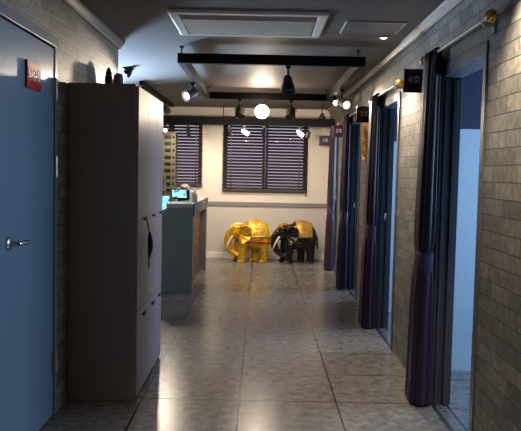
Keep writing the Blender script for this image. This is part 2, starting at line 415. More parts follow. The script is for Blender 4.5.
# ------------------------------------------------------------------ tall cabinet
cx0, cx1, cy0, cy1, cz1 = LX+.004, -.775, 4.35, 5.46, 1.962
t = thing('tall_cabinet', ((cx0+cx1)/2, (cy0+cy1)/2, 0), 'tall taupe storage cabinet standing between the steel door and the counter', 'cabinet'); L = t.location
MB().box(cx0, cx1, cy0, cy1, .001, cz1).build('carcass', M['cabinet'], t, L, bevel=.003)
edges = [cy0+.018, 4.735, 5.10, cy1-.018]
for k in range(3):
    for z0, z1, kz in ((.02, .555, .505), (.562, cz1-.012, 1.125)):
        y0, y1 = edges[k]+.002, edges[k+1]-.002
        dd = MB().box(cx1+.0005, cx1+.019, y0, y1, z0, z1).build('cabinet_door', M['cabdoor'], t, L, bevel=.002)
        mb = MB(); mb.box(cx1+.0195, cx1+.030, y1-.105, y1-.092, kz-.006, kz+.006).box(cx1+.0195, cx1+.030, y1-.158, y1-.145, kz-.006, kz+.006).box(cx1+.028, cx1+.036, y1-.17, y1-.08, kz-.007, kz+.007)
        mb.build('bar_handle', M['black'], dd, L)

# black face mask hung on the first upper handle
hx = cx1+.036; hy = 4.735-.002-.125; hz = 1.125
t = thing('face_mask', (hx+.012, hy, 1.0), 'folded black cloth face mask hanging from a handle of the tall cabinet', 'face mask'); L = t.location
mb = MB(); rings = []
for k in range(13):
    u = k/12; z = 1.045-u*.175
    w = .010+.036*math.sin(PI*min(1, u*1.02))**.7; th = .004+.013*math.sin(PI*u)**.8
    bulge = .008*math.sin(PI*u)
    rings.append([(hx+.020+math.cos(a)*th+bulge, hy-.012+math.sin(a)*w*.62-.01*math.sin(PI*u), z) for a in (2*PI*i/16 for i in range(16))])
mb.loft(rings); mb.build('mask_body', M['cloth'], t, L, smooth=True)
mb = MB(); mb.tube([(hx+.012, hy+.014, 1.04), (hx+.006, hy+.022, 1.09), (hx-.004, hy+.016, hz+.008), (hx-.006, hy, hz+.0115), (hx-.004, hy-.014, hz+.008), (hx+.006, hy-.012, 1.09), (hx+.012, hy+.006, 1.04)], .0022, 8)
mb.build('ear_loop', M['cloth'], t, L, smooth=True)
mb = MB(); mb.tube([(hx+.014, hy+.018, .875), (hx+.016, hy+.026, .835), (hx+.014, hy+.012, .80), (hx+.014, hy-.006, .80), (hx+.016, hy-.012, .84), (hx+.014, hy+.004, .875)], .0022, 8)
mb.build('ear_loop', M['cloth'], t, L, smooth=True)

# two containers on the cabinet
t = thing('bottle', (-1.125, 5.22, cz1), 'slim black bottle with a pointed cap on the tall cabinet', 'bottle')
MB().lathe([(0, 0), (.027, 0), (.029, .01), (.03, .12), (.027, .15), (0, .152)], (0, 0, 0), 24).build('bottle_body', M['black'], t, smooth=True)
MB().lathe([(0, .153), (.024, .153), (.022, .175), (.015, .20), (.006, .216), (0, .22)], (0, 0, 0), 24).build('bottle_cap', M['black'], t, smooth=True)
t = thing('canister', (-1.075, 5.32, cz1), 'grey rounded canister beside the black bottle on the tall cabinet', 'canister')
MB().lathe([(0, 0), (.042, 0), (.044, .008), (.041, .10), (.037, .15), (0, .151)], (0, 0, 0), 28).build('canister_body', M['greycan'], t, smooth=True)
MB().lathe([(0, .152), (.037, .152), (.034, .172), (.022, .186), (0, .19)], (0, 0, 0), 28).build('lid', M['greycan'], t, smooth=True)

# ------------------------------------------------------------------ reception counter
kx = -.785
t = thing('reception_counter', (-.98, 9.3, 0), 'teal grey reception counter with a brown wood side panel', 'counter'); L = t.location
MB().prism([(-1.165, 8.26, 0), (kx, 8.26, 0), (kx, 8.26, 1.0), (-1.085, 8.26, 1.0), (-1.165, 8.26, .955)], (0, .05, 0)).build('end_panel', M['teal'], t, L, bevel=.002)
MB().box(-1.10, kx+.0, 8.255, 10.36, 1.001, 1.05).build('worktop', M['mint'], t, L, bevel=.003)
MB().box(kx+.001, kx+.016, 8.26, 10.36, .91, 1.05).build('fascia', M['greyframe'], t, L, bevel=.002)
MB().box(-1.10, kx, 10.22, 10.36, 0, .999).build('counter_leg', M['greyframe'], t, L, bevel=.002)
MB().box(-.90, -.86, 8.311, 10.219, .002, .999).build('wood_panel', M['brownwood'], t, L)
t = thing('desk', (-1.43, 9.3, 0), 'low desk with a pale top behind the reception counter', 'desk'); L = t.location
MB().box(-1.75, -1.105, 8.36, 10.3, .70, .74).build('desk_top', M['mint'], t, L, bevel=.002)
for y in (8.40, 10.22): MB().box(-1.72, -1.14, y, y+.04, 0, .699).build('desk_side', M['teal'], t, L)

# things on the counter
def screen(name, c, w, h, rz, tilt, label, cat, scr, base_z):
    t = thing(name, (c[0], c[1], base_z), label, cat, rz=rz)
    R = Quaternion((1, 0, 0), -tilt); cz = c[2]-base_z
    def blk(x0, x1, y0, y1, z0, z1, nm, m, par, bev=.003):
        mb = MB().box(x0, x1, y0, y1, z0, z1); bmesh.ops.rotate(mb.bm, verts=mb.bm.verts, cent=(0,0,0), matrix=R.to_matrix())
        bmesh.ops.translate(mb.bm, verts=mb.bm.verts, vec=(0, 0, cz)); return mb.build(nm, m, par, bevel=bev)
    blk(-w/2, w/2, -.012, .014, -h/2, h/2, 'housing', M['black'], t)
    blk(-w/2+.012, w/2-.012, -.0135, -.0122, -h/2+.012, h/2-.012, 'display', scr, t, 0)
    MB().box(-.02, .02, .016, .034, .01, max(.04, cz)).build('stand', M['black'], t, bevel=.003)
    MB().lathe([(0, 0), (min(.09, w*.4), 0), (min(.09, w*.4), .008), (.03, .012), (0, .012)], (0, .025, 0), 24).build('stand_base', M['black'], t, smooth=True)
    return t
screen('payment_terminal', (-1.03, 8.95, 1.137), .20, .13, .25, math.radians(28), 'small black payment terminal with a cyan screen on the counter', 'terminal', M['screen'], 1.05)
screen('monitor', (-1.185, 8.72, 1.03), .15, .20, .15, math.radians(8), 'monitor showing blue and cyan on the lower desk behind the counter end', 'monitor', M['screend'], .74)
t = thing('monitor', (-1.30, 9.35, .74), 'black monitor seen edge on beside the khaki rack', 'monitor'); 
MB().box(-.012, .014, -.27, .27, .28, .62).build('housing', M['black'], t, bevel=.004)
MB().box(-.0135, -.0122, -.255, .255, .295, .605).build('display', M['lensoff'], t)
MB().box(.0142, .03, -.03, .03, .011, .42).build('stand', M['black'], t, bevel=.003)
MB().box(-.09, .09, -.12, .12, 0, .01).build('stand_base', M['black'], t, bevel=.003)
t = thing('tissue_box', (-.985, 9.2, 1.05), 'black holder with crumpled white paper on the counter', 'box')
MB().box(-.06, .06, -.05, .05, 0, .135).build('box_body', M['black'], t, bevel=.004)
mb = MB(); bmesh.ops.create_icosphere(mb.bm, subdivisions=3, radius=1)
for v in mb.bm.verts:
    q = v.co.copy(); f = 1+.25*math.sin(q.x*7+1)*math.cos(q.y*6+q.z*5); v.co = Vector((q.x*.055*f, q.y*.04*f, .172+q.z*.035*f))
mb.build('tissue', M['white'], t, smooth=True)
t = tag(MB().prism([(-.905, 9.05, 1.051), (-.835, 9.03, 1.051), (-.835, 9.06, 1.16), (-.905, 9.08, 1.16)], (0, .03, 0)).build('menu_card', M['white']), 'white folded card standing left of the pump bottle', 'card')
t = thing('pump_bottle', (-.815, 8.75, 1.05), 'cloudy sanitizer pump bottle at the edge of the reception counter', 'bottle')
MB().lathe([(0, 0), (.03, 0), (.033, .006), (.033, .085), (.024, .105), (.014, .112), (.013, .122), (0, .122)], (0, 0, 0), 24).build('bottle_body', M['clear'], t, smooth=True)
mb = MB(); mb.lathe([(0, .123), (.015, .123), (.015, .136), (.005, .138), (.005, .155), (0, .155)], (0, 0, 0), 20); mb.tube([(0, 0, .155), (-.012, -.004, .16), (-.036, -.01, .155)], [.007, .006, .004], 10)
mb.build('pump_head', M['white'], t, smooth=True)

# khaki rack of dark slots before the left window
t = thing('slot_rack', (-1.50, 11.38, 0), 'tall khaki rack with rows of dark slots behind the counter', 'rack'); L = t.location
rx0, rx1, ry0, ry1 = -1.66, -1.365, 11.25, 11.5
MB().box(rx0, rx1, ry0+.03, ry1, 0, 2.04).build('rack_body', M['khaki'], t, L, bevel=.004)
for k in range(12):
    z = .80+k*.105
    for a, b in ((rx0+.02, -1.565), (-1.535, -1.435)):
        mb = MB(); mb.box(a, b, ry0+.012, ry0+.0295, z-.024, z+.026); mb.build('slot', M['black'], t, L, bevel=.006)
    mb = MB(); mb.lathe([(0, 0), (.016, 0), (.018, -.006), (.010, -.014), (0, -.015)], (-1.395, ry0+.0295, z), 14, 'Y'); mb.build('knob', M['black'], t, L, smooth=True)

# ------------------------------------------------------------------ elephants
def remesh(o, vox, sm=6):
    r = o.modifiers.new('Remesh', 'REMESH'); r.mode = 'VOXEL'; r.voxel_size = vox
    s_ = o.modifiers.new('Smooth', 'SMOOTH'); s_.factor = .5; s_.iterations = sm
    dg = bpy.context.evaluated_depsgraph_get(); me = bpy.data.meshes.new_from_object(o.evaluated_get(dg))
    m = o.data.materials[0]; o.modifiers.clear(); o.data = me
    me.materials.clear(); me.materials.append(m)
    for p in me.polygons: p.use_smooth = True
BODY_C, BODY_R = Vector((.105, 0, .425)), Vector((.25, .185, .238))
def body_pt(u, v, k):
    """u: angle over the back (0 = top), v: angle along the spine"""
    d = Vector((math.sin(v), math.cos(v)*math.sin(u), math.cos(v)*math.cos(u)))
    return BODY_C+Vector((d.x*BODY_R.x*k, d.y*BODY_R.y*k, d.z*BODY_R.z*k))
def elephant(loc, rz, label, skin, clothm, edge, trim, group, sweep=34):
    t = thing('elephant_statue', loc, label, 'statue', group, rz)
    mb = MB()
    mb.ball(BODY_C, BODY_R, 28)
    mb.ball((.0, 0, .47), (.15, .14, .165), 22)                          # shoulders
    mb.ball((.225, 0, .38), (.13, .16, .20), 22)                       # rump
    mb.ball((-.205, -.01, .47), (.115, .105, .12), 22)                # head
    mb.ball((-.20, -.055, .535), (.07, .055, .06), 18); mb.ball((-.20, .045, .535), (.07, .055, .06), 18)   # twin domes of the brow
    mb.ball((-.262, -.01, .45), (.07, .075, .085), 18)
    mb.tube([(-.26, -.01, .47), (-.312, -.015, .41), (-.335, -.02, .33), (-.325, -.03, .245), (-.285, -.045, .175), (-.225, -.06, .13), (-.155, -.075, .115), (-.085, -.085, .13), (-.055, -.085, .16)],
            [.082, .07, .06, .054, .048, .043, .038, .033, .028], 16)
    for x, y, r in ((-.10, -.085, 1), (-.155, .085, 1), (.245, -.085, 1.02), (.125, .085, 1.02)):
        mb.tube([(x*.9+.012, y, .36), (x, y*1.02, .22), (x, y*1.03, .10), (x-.004, y*1.03, .03), (x-.006, y*1.03, .0)],
                [.085*r, .068*r, .058*r, .064*r, .066*r], 18)
    b = mb.build('body', skin, t); remesh(b, .011, 5)
    # ears: wide rippled fans laid back on the shoulder
    for s_ in (-1, 1):
        mb = MB(); rings = []
        for th_ in (0, .014):
            pass
        nu, nv = 16, 8
        def ep(i, j, off):
            a = math.radians(-95+i/nu*215); rr = j/nv
            rad = (.140+.02*math.sin(a*2+.4)+.008*math.sin(i*2.2))*rr
            px = -.165+.03*rr+rad*math.cos(a)*.98; pz = .445+rad*math.sin(a)*1.05
            out = .112+.085*rr**1.3+.016*rr*math.sin(i*1.9)+off
            return Vector((px+.02*rr, s_*out, pz))
        for side in (0, 1):
            G = [[mb.bm.verts.new(ep(i, j, side*.014)) for j in range(nv+1)] for i in range(nu+1)]
            for i in range(nu):
                for j in range(nv): mb.bm.faces.new((G[i][j], G[i+1][j], G[i+1][j+1], G[i][j+1]))
            if side == 0: G0 = G
        loop0 = [G0[i][nv] for i in range(nu+1)]; loop1 = [G[i][nv] for i in range(nu+1)]
        for i in range(nu): mb.bm.faces.new((loop0[i], loop0[i+1], loop1[i+1], loop1[i]))
        for i in (0, nu):
            for j in range(nv): mb.bm.faces.new((G0[i][j], G0[i][j+1], G[i][j+1], G[i][j]))
        bmesh.ops.remove_doubles(mb.bm, verts=mb.bm.verts, dist=.0008)
        mb.build('ear', skin, t, smooth=True)
        # gilded ear rim
        MB().tube([ep(i, nv, .007) for i in range(nu+1)], .0075, 8).build('ear_rim', edge, t, smooth=True)
        MB().tube([(-.262, s_*.072-.01, .42), (-.30, s_*.084-.012, .36), (-.335, s_*.09-.012, .30), (-.358, s_*.088-.012, .245), (-.366, s_*.08-.012, .215)], [.017, .016, .013, .009, .004], 12).build('tusk', M['ivory'], t, smooth=True)
        MB().ball((-.275, s_*.08-.012, .50), .011, 12).build('eye', M['black'], t, smooth=True)
    # cloth over the back, with its rim and the red girth
    mb = MB(); nu, nv = 22, 12; U, v0, v1 = math.radians(92), math.radians(-24), math.radians(sweep)
    G = []
    for k in (1.035, 1.075):
        G.append([[mb.bm.verts.new(body_pt(-U+2*U*i/nu, v0+(v1-v0)*j/nv, k)) for j in range(nv+1)] for i in range(nu+1)])
        for i in range(nu):
            for j in range(nv): mb.bm.faces.new((G[-1][i][j], G[-1][i+1][j], G[-1][i+1][j+1], G[-1][i][j+1]))
    per = [(i, 0) for i in range(nu)]+[(nu, j) for j in range(nv)]+[(i, nv) for i in range(nu, 0, -1)]+[(0, j) for j in range(nv, 0, -1)]
    for a, c in zip(per, per[1:]+per[:1]): mb.bm.faces.new((G[0][a[0]][a[1]], G[0][c[0]][c[1]], G[1][c[0]][c[1]], G[1][a[0]][a[1]]))
    cl = mb.build('saddle_cloth', clothm, t, smooth=True)
    pts = [body_pt(-U+2*U*i/nu, v0+(v1-v0)*j/nv, 1.07) for i, j in per]
    MB().tube(pts+pts[:1], .008, 8).build('cloth_border', edge, cl, smooth=True)
    mb = MB()
    mb.tube([BODY_C+Vector((BODY_R.x*1.0*math.cos(a), BODY_R.y*1.03*math.sin(a), -.115-.02*math.cos(a*2)))for a in (2*PI*k/40 for k in range(41))], .016, 8, 1)
    mb.build('girth_band', trim, t, smooth=True)
    # brow ornament and tail
    mb = MB(); mb.tube([(-.11, -.03, .60), (-.195, -.035, .602), (-.262, -.03, .56), (-.318, -.025, .48)], [.018, .034, .034, .010], 12)
    mb.build('brow_ornament', edge, t, smooth=True)
    mb = MB(); mb.tube([(.335, 0, .45), (.362, -.02, .40), (.366, -.035, .30), (.36, -.04, .22)], [.016, .012, .009, .014], 10); mb.build('tail', skin, t, smooth=True)
    # toes
    for x, y in ((-.10, -.0875), (-.155, .0875), (.245, -.0875), (.125, .0875)):
        mb = MB()
        for k in range(4):
            a = PI+(-.9+.6*k)*.9 - (.35 if y < 0 else -.35)*-1
            mb.ball((x-.006+.066*math.cos(a), y*1.03+.066*math.sin(a), .016), (.013, .013, .017), 10)
        mb.build('toenails', edge, t, smooth=True)
    return t
elephant((-.185, 11.30, 0), math.radians(8), 'golden elephant statue on the floor below the wide blind', M['gele'], M['gcloth'], M['gold'], M['red'], 'elephant statues by the back wall', 58)
elephant((.555, 11.31, 0), math.radians(8), 'black elephant statue with gold cloth, right of the golden one', M['bele'], M['bcloth'], M['golddark'], M['bele'], 'elephant statues by the back wall')

# ------------------------------------------------------------------ curtains and rods
CLAB = ['plum curtain tied at the waist, hanging at the nearest doorway on the right',
        'violet curtain tied back beside the second doorway, behind the room 4 sign',
        'curtain tied back beside the third doorway, behind the room 3 sign',
        'farthest curtain on the right, standing next to the black elephant']
CUR = [4.47, 6.68, 8.85, 10.54]
RODZ = [2.192, 2.155, 2.135, 2.115]
RXC = 1.052
def curtain(yc, label, seed, hl, hw, rz_):
    rnd = random.Random(seed)
    t = thing('curtain', (RXC, yc, 0), label, 'curtain', 'curtains of the doorways')
    N = 120; zs = [.015, .03, .2, .4, .6, .75, .84, .88, .915, .95, .99, 1.05, 1.15, 1.35, 1.6, 1.85, 2.05, 2.12, 2.145]
    ph = rnd.random()*6; ks = (7, 12)
    mb = MB(); rings = []
    for z in zs:
        pinch = 1-.16*math.exp(-((z-.915)/.09)**2); tz = min(1, max(0, z/2.15)); wz = 1.08-.42*tz; xo = -.002-.018*(1-tz)
        flare = 1+.05*math.exp(-z/.4) - .04*max(0, z-1)
        amp = .16*(1-.7*math.exp(-((z-.915)/.09)**2))
        ring = []
        for i in range(N):
            a = 2*PI*i/N
            f = 1+amp*(.7*math.sin(ks[0]*a+ph+.25*math.sin(z*2.3))+.4*math.sin(ks[1]*a+1.3*ph+.3*z))
            sx = (math.cos(a)); sy = math.sin(a)
            ring.append((xo+hw*wz*pinch*f*math.copysign(abs(sx)**.75, sx), hl*pinch*flare*(1+(f-1)*.35)*math.copysign(abs(sy)**.85, sy), z*(rz_-.033)/2.145))
        rings.append(ring)
    mb.loft(rings); mb.build('drape', M['curtain'], t, smooth=True)
    # tieback: a flat band round the bundle
    mb = MB(); R_ = []
    for dz, k in ((-.062, 1.02), (-.058, 1.05), (0, 1.03), (.055, 1.06), (.06, 1.02)):
        R_.append([(-.013+hw*.76*k*1.10*math.copysign(abs(math.cos(a))**.75, math.cos(a)), hl*.90*k*math.copysign(abs(math.sin(a))**.85, math.sin(a)), .915+dz+.012*math.sin(a)) for a in (2*PI*i/60 for i in range(60))])
    mb.loft(R_, cap=False); mb.build('tieback', M['band'], t, smooth=True)
    # rings on the rod
    for k in range(6):
        y = -hl*.9+k*hl*.36
        mb = MB(); mb.tube([(math.cos(a)*.024, y, rz_+math.sin(a)*.024) for a in (2*PI*i/16 for i in range(17))], .005, 8); mb.build('curtain_ring', M['black'], t, smooth=True)
    # the gathered heading bunched below the rod
    mb = MB(); rings = []
    for z, k in ((2.10, .9), (2.15, 1.12), (2.178, 1.0), (2.196, 1.05), (2.20, .7)):
        rings.append([(hw*.55*k*(1+.28*math.sin(13*a+ph))*math.cos(a), hl*(.9+.12*k)*(1+.06*math.sin(17*a))*math.sin(a), z+rz_-2.186+.004*math.sin(9*a)) for a in (2*PI*i/N for i in range(N))])
    mb.loft(rings); mb.build('heading', M['curtain'], t, smooth=True)
    return t
for k in range(4): curtain(CUR[k], CLAB[k], k+3, (.13, .15, .15, .15)[k], .061, RODZ[k])
RLAB = ['silver curtain rod with a gold ball finial above the nearest doorway', 'curtain rod with gold finial above the second doorway, next to the room 4 sign',
        'curtain rod with gold finial above the third doorway, by the room 3 sign', 'farthest curtain rod with gold finials, next to the room 2 sign']
for k, (a, b) in enumerate(DOORS):
    y0, y1 = a-(.19, .20, .40, .36)[k], b+.24
    z = RODZ[k]
    t = thing('curtain_rod', (RXC, (y0+y1)/2, z), RLAB[k], 'curtain rod', 'curtain rods over the doorways'); L = t.location
    MB().tube([(RXC, y0, z), (RXC, y1, z)], .0085, 16).build('pole', M['rodm'], t, L, smooth=True)
    for s_, y in ((-1, y0), (1, y1)):
        mb = MB(); mb.ball((RXC, y+s_*.045, z), .03, 24)
        mb.lathe([(0, -.03), (.015, -.03), (.02, -.02), (.013, -.01), (.019, 0), (.013, .02), (0, .025)], (RXC, y+s_*.012, z), 20, 'Y')
        f = mb.build('finial', M['gold'], t, L, smooth=True)
        mb = MB()
        for j in range(8):
            c_ = 2*PI*j/8; mb.tube([(RXC+.0305*math.sin(e)*math.cos(c_), y+s_*.045+.0305*math.cos(e), z+.0305*math.sin(e)*math.sin(c_)) for e in (PI*q/10 for q in range(11))], .003, 6)
        mb.build('finial_ribs', M['golddark'], f, L, smooth=True)
    for y in (y0+.06, y1-.06):
        mb = MB(); mb.box(RXC-.004, RX-.001, y-.008, y+.008, z-.03, z-.014); mb.box(RX-.009, RX-.001, y-.018, y+.018, z-.06, z+.03)
        mb.tube([(RXC+math.cos(e)*.0155, y, z+math.sin(e)*.0155) for e in (PI+PI*q/8 for q in range(9))], .004, 8)
        mb.build('bracket', M['rodm'], t, L)

# room signs standing out from the wall
SLAB = ['dark plum room sign reading 4, hung above the stone wall by the nearest curtain', 'plum room sign reading 3, beside the second curtain above the gold ornament',
        'purple room sign reading 2, beside the third curtain', 'purple room sign reading 1, closest to the back wall']
for k, y in enumerate((4.9, 7.2, 9.5, 11.3)):
    z = (2.087, 2.04, 2.0, 1.95)[k]
    t = thing('room_sign', (RX, y, z), SLAB[k], 'sign', 'room number signs'); L = Vector((RX, y, z))
    w = (.145, .160, .165, .20)[k]
    MB().box(RX-w, RX-.008, y, y+.014, z-.08, z+.08).build('plate', M['signplum'], t, L, bevel=.003)
    MB().box(RX-.0075, RX-.001, y-.008, y+.022, z-.05, z+.05).build('wall_mount', M['black'], t, L)
    text_part('lettering', '%d\ud638' % (4-k), .062, M['signtext'], t, (-w/2-.002, -.0008, .004), (PI/2, 0, 0))

# gold ornament hung on the wall under the room 3 sign
t = thing('wall_ornament', (RX, 7.52, 1.8), 'gold carved leaf shaped ornament hanging on the wall below the room 3 sign', 'ornament'); L = Vector((RX, 7.52, 1.8))
def leaf(k, n=36):
    out = []
    for i in range(n):
        a = 2*PI*i/n; w = .19*math.sin(a)*(1-.28*math.cos(a)*-1*(math.cos(a) < 0)*-1 if math.cos(a) < 0 else 1)
        z = .19*math.cos(a) if math.cos(a) > 0 else .25*math.cos(a)
        out.append((7.52+w*k*(1+.06*math.sin(9*a)), 1.81+z*k))
    return out
mb = MB(); mb.loft([[(RX-.001, y, z) for y, z in leaf(1)], [(RX-.012, y, z) for y, z in leaf(1)], [(RX-.028, y, z) for y, z in leaf(.9)], [(RX-.02, y, z) for y, z in leaf(.8)]])
mb.build('frame', mat('matte_gold', (214, 158, 70), .4, metal=.3, noise=.4, nscale=30), t, L, smooth=True)
mb = MB(); rnd = random.Random(5)
for k in range(130):
    y = 7.52+rnd.uniform(-.14, .14); z = 1.80+rnd.uniform(-.19, .15)
    if ((y-7.52)/.15)**2+((z-1.8)/.19)**2 > .9: continue
    a0 = rnd.random()*6
    mb.tube([(RX-.026-.008*math.sin(q), y+(.006+.003*q)*math.cos(a0+q), z+(.006+.003*q)*math.sin(a0+q)) for q in (e*.5 for e in range(9))], [.008-.0006*e for e in range(9)], 6)
mb.build('filigree', ornate('filigree_gold', (236, 178, 70), (150, 80, 30), (190, 90, 40), .6, .3, 60), t, L, smooth=True)

# ------------------------------------------------------------------ ceiling fittings
t = thing('ceiling_air_vent', (-.1, 5.0, CZ), 'long cream ceiling air conditioner panel with two slots', 'air conditioner'); L = t.location
x0, x1, y0, y1 = -.625, .415, 4.60, 5.385
mb = MB()
rings = []
for i_, z in ((0, CZ-.0005), (0, CZ-.012), (.012, CZ-.022), (.062, CZ-.020), (.066, CZ-.012), (.066, CZ-.0005)):
    rings.append([(x0+i_, y0+i_, z), (x1-i_, y0+i_, z), (x1-i_, y1-i_, z), (x0+i_, y1-i_, z)])
mb.loft(rings, cap=False); mb.build('surround', M['acw'], t, L)
MB().box(x0+.067, x1-.067, y0+.067, y1-.067, CZ-.006, CZ-.0005).build('recess', M['grille'], t, L)
MB().box(x0+.074, x1-.074, y0+.215, y1-.07, CZ-.020, CZ-.0065).build('intake_panel', M['acp'], t, L, bevel=.003)
for yy in (y0+.085, y0+.148):
    mb = MB(); mb.prism([(x0+.076, yy, CZ-.0065), (x0+.076, yy+.05, CZ-.0225), (x0+.076, yy+.053, CZ-.0195), (x0+.076, yy+.006, CZ-.0065)], (x1-x0-.152, 0, 0)); mb.build('louvre', M['acp'], t, L)
t = thing('access_hatch', (.76, 5.06, CZ), 'square metal trimmed access hatch in the ceiling near the downlight', 'ceiling hatch'); L = t.location
x0, x1, y0, y1 = .548, .965, 4.85, 5.255
mb = MB(); mb.loft([[(x0+i_, y0+i_, z), (x1-i_, y0+i_, z), (x1-i_, y1-i_, z), (x0+i_, y1-i_, z)] for i_, z in ((0, CZ-.0005), (.003, CZ-.008), (.016, CZ-.008), (.018, CZ-.0005))], cap=False)
mb.build('trim_frame', M['hatchf'], t, L)
MB().box(x0+.021, x1-.021, y0+.021, y1-.021, CZ-.005, CZ-.0005).build('hatch_panel', M['hatch'], t, L)
t = thing('downlight', (.896, 5.40, CZ), 'small bright recessed downlight in the ceiling next to the hatch', 'ceiling light')
MB().lathe([(.024, -.0005), (.040, -.0005), (.040, -.006), (.026, -.009), (.024, -.004)], (0, 0, 0), 28).build('trim_ring', M['hatchf'], t, smooth=True)
MB().lathe([(0, -.004), (.012, -.010), (.022, -.006), (.0235, -.0008), (0, -.0008)], (0, 0, 0), 24).build('lens', M['bulb'], t, smooth=True)
t = thing('security_camera', (-1.38, 7.30, CZ), 'black dome security camera on the ceiling above the cabinet', 'camera')
MB().lathe([(0, -.0005), (.06, -.0005), (.06, -.02), (.05, -.028), (0, -.028)], (0, 0, 0), 28).build('mount', M['black'], t, smooth=True)
mb = MB(); mb.lathe([(0, -.0285), (.045, -.0285), (.043, -.05), (.033, -.07), (.016, -.08), (0, -.082)], (0, 0, 0), 28)
mb.build('dome', M['lensoff'], t, smooth=True)
mb = MB(); mb.tube([(.01, -.02, -.07), (.016, -.035, -.092)], [.02, .018], 14); mb.build('camera_eye', M['black'], t, smooth=True)

# hanging track frame, far track and side rail
FX0, FX1, FY0, FY1, FZ0, FZ1 = -.715, .845, 5.98, 8.86, 2.33, 2.412
t = thing('lighting_track', (.065, 7.42, FZ0), 'black rectangular lighting frame hung below the ceiling', 'lighting track'); L = t.location
for nm, b in (('bar', (FX0, FX1, FY0-.03, FY0+.03)), ('bar', (FX0, FX1, FY1-.03, FY1+.03)), ('bar', (FX0, FX0+.06, FY0+.031, FY1-.031)), ('bar', (FX1-.06, FX1, FY0+.031, FY1-.031))):
    MB().box(*b, FZ0, FZ1).build('bar', M['hang'], t, L, bevel=.003)
for x in (FX0+.03, FX1-.06):
    for y in (FY0, FY1):
        mb = MB(); mb.tube([(x, y, FZ1), (x, y, CZ-.001)], .006, 10); mb.lathe([(0, 0), (.018, 0), (.018, -.012), (0, -.014)], (x, y, CZ-.001), 16); mb.build('hanger', M['blackm'], t, L, smooth=True)
TY, TZ0, TZ1 = 10.8, 2.135, 2.252
t = thing('lighting_track', (-.35, TY, TZ0), 'long dark lighting beam hung across the hall in front of the blinds', 'lighting track'); L = t.location
MB().box(-2.2, 1.09, TY-.025, TY+.025, TZ0, TZ1).build('bar', M['hang'], t, L, bevel=.003)
for x in (-.59, .90, -1.9):
    mb = MB(); mb.tube([(x, TY, TZ1), (x, TY, CZ-.001)], .007, 10); mb.build('hanger', M['blackm'], t, L, smooth=True)
mb = MB(); mb.lathe([(0, 0), (.05, 0), (.05, .03), (.03, .05), (.03, .08), (0, .08)], (.90, TY-.028, TZ1), 20); mb.build('junction_cap', M['blackm'], t, L, smooth=True)
t = thing('lighting_track', (-1.42, 9.7, CZ), 'thin dark ceiling rail over the reception counter', 'lighting track'); L = t.location
MB().box(-1.445, -1.395, 8.35, 11.2, CZ-.05, CZ-.001).build('bar', M['hang'], t, L, bevel=.002)

def q_to(d): return Vector((0, 0, -1)).rotation_difference(Vector(d).normalized())
def spot(pivot, top, aim, label, m, lens, r=.045, h=.13, bell=False, group='track spotlights'):
    """head hung at pivot from a bar whose underside is at height top; lens looks along aim"""
    p = Vector(pivot)
    t = thing('track_spotlight', (p.x, p.y, top), label, 'spotlight', group)
    off = p-t.location
    MB().box(-.022, .022, -.03, .03, -.03, -.0005).build('adapter', M['lampblack'], t, bevel=.003)
    mb = MB(); mb.tube([(0, 0, -.03), (off.x*.3, off.y*.3, -.03+(off.z+.03)*.5), off], .009, 10); mb.build('stem', M['lampblack'], t, smooth=True)
    prof = [(0, .05*h/.13), (r*.55, .045*h/.13), (r*.8, .02*h/.13), (r*.92, -.02), (r, -h*.55), (r, -h*.62), (r*.86, -h*.62), (r*.8, -h*.55), (0, -h*.52)]
    if bell: prof = [(0, .4*h), (r*.5, .38*h), (r*.72, .2*h), (r*.8, -.1*h), (r*.98, -.2*h), (r*1.05, -.58*h), (r*.92, -.6*h), (r*.86, -.5*h), (0, -.48*h)]
    hd = MB().lathe(prof, (0, 0, 0), 28).build('lamp_head', m, t, smooth=True)
    hd.location = off; hd.rotation_mode = 'QUATERNION'; hd.rotation_quaternion = q_to(aim)
    z = -h*.53 if not bell else -.49*h
    MB().lathe([(0, z-.004), (r*.5, z-.003), (r*.78, z-.0005), (0, z-.0004)], (0, 0, 0), 24).build('lens', lens, hd, smooth=True)
    if not bell:
        MB().tube([(r*1.08*math.cos(a), 0, .012+r*1.25*math.sin(a)-.02) for a in (PI*k/12 for k in range(13))], .005, 8).build('yoke', M['lampblack'], hd, smooth=True)
    return p, Vector(aim).normalized(), h
lights = []
def beam(p, aim, power, size, col, blend=.6, rad=.03, off=.1):
    l = bpy.data.lights.new('spot_beam', 'SPOT'); l.energy = power; l.spot_size = math.radians(size); l.spot_blend = blend; l.color = col; l.shadow_soft_size = rad
    o = bpy.data.objects.new('spot_beam', l); C.objects.link(o); a = Vector(aim).normalized(); o.location = Vector(p)+a*off
    o.rotation_mode = 'QUATERNION'; o.rotation_quaternion = q_to(a)
    return o
WARM = (1, .84, .66); WARM2 = (1, .84, .66); COOL = (.50, .72, 1); NEUT = (1, .9, .78)
ROOM_P, LEFT_P, K = 50, 55, 2.6

# front bar
spot((.205, FY0, 2.19), FZ0, (.05, -.35, -1), 'unlit bell shaped lamp under the front bar of the frame', M['lampblack'], M['lensoff'], .056, .145, True)
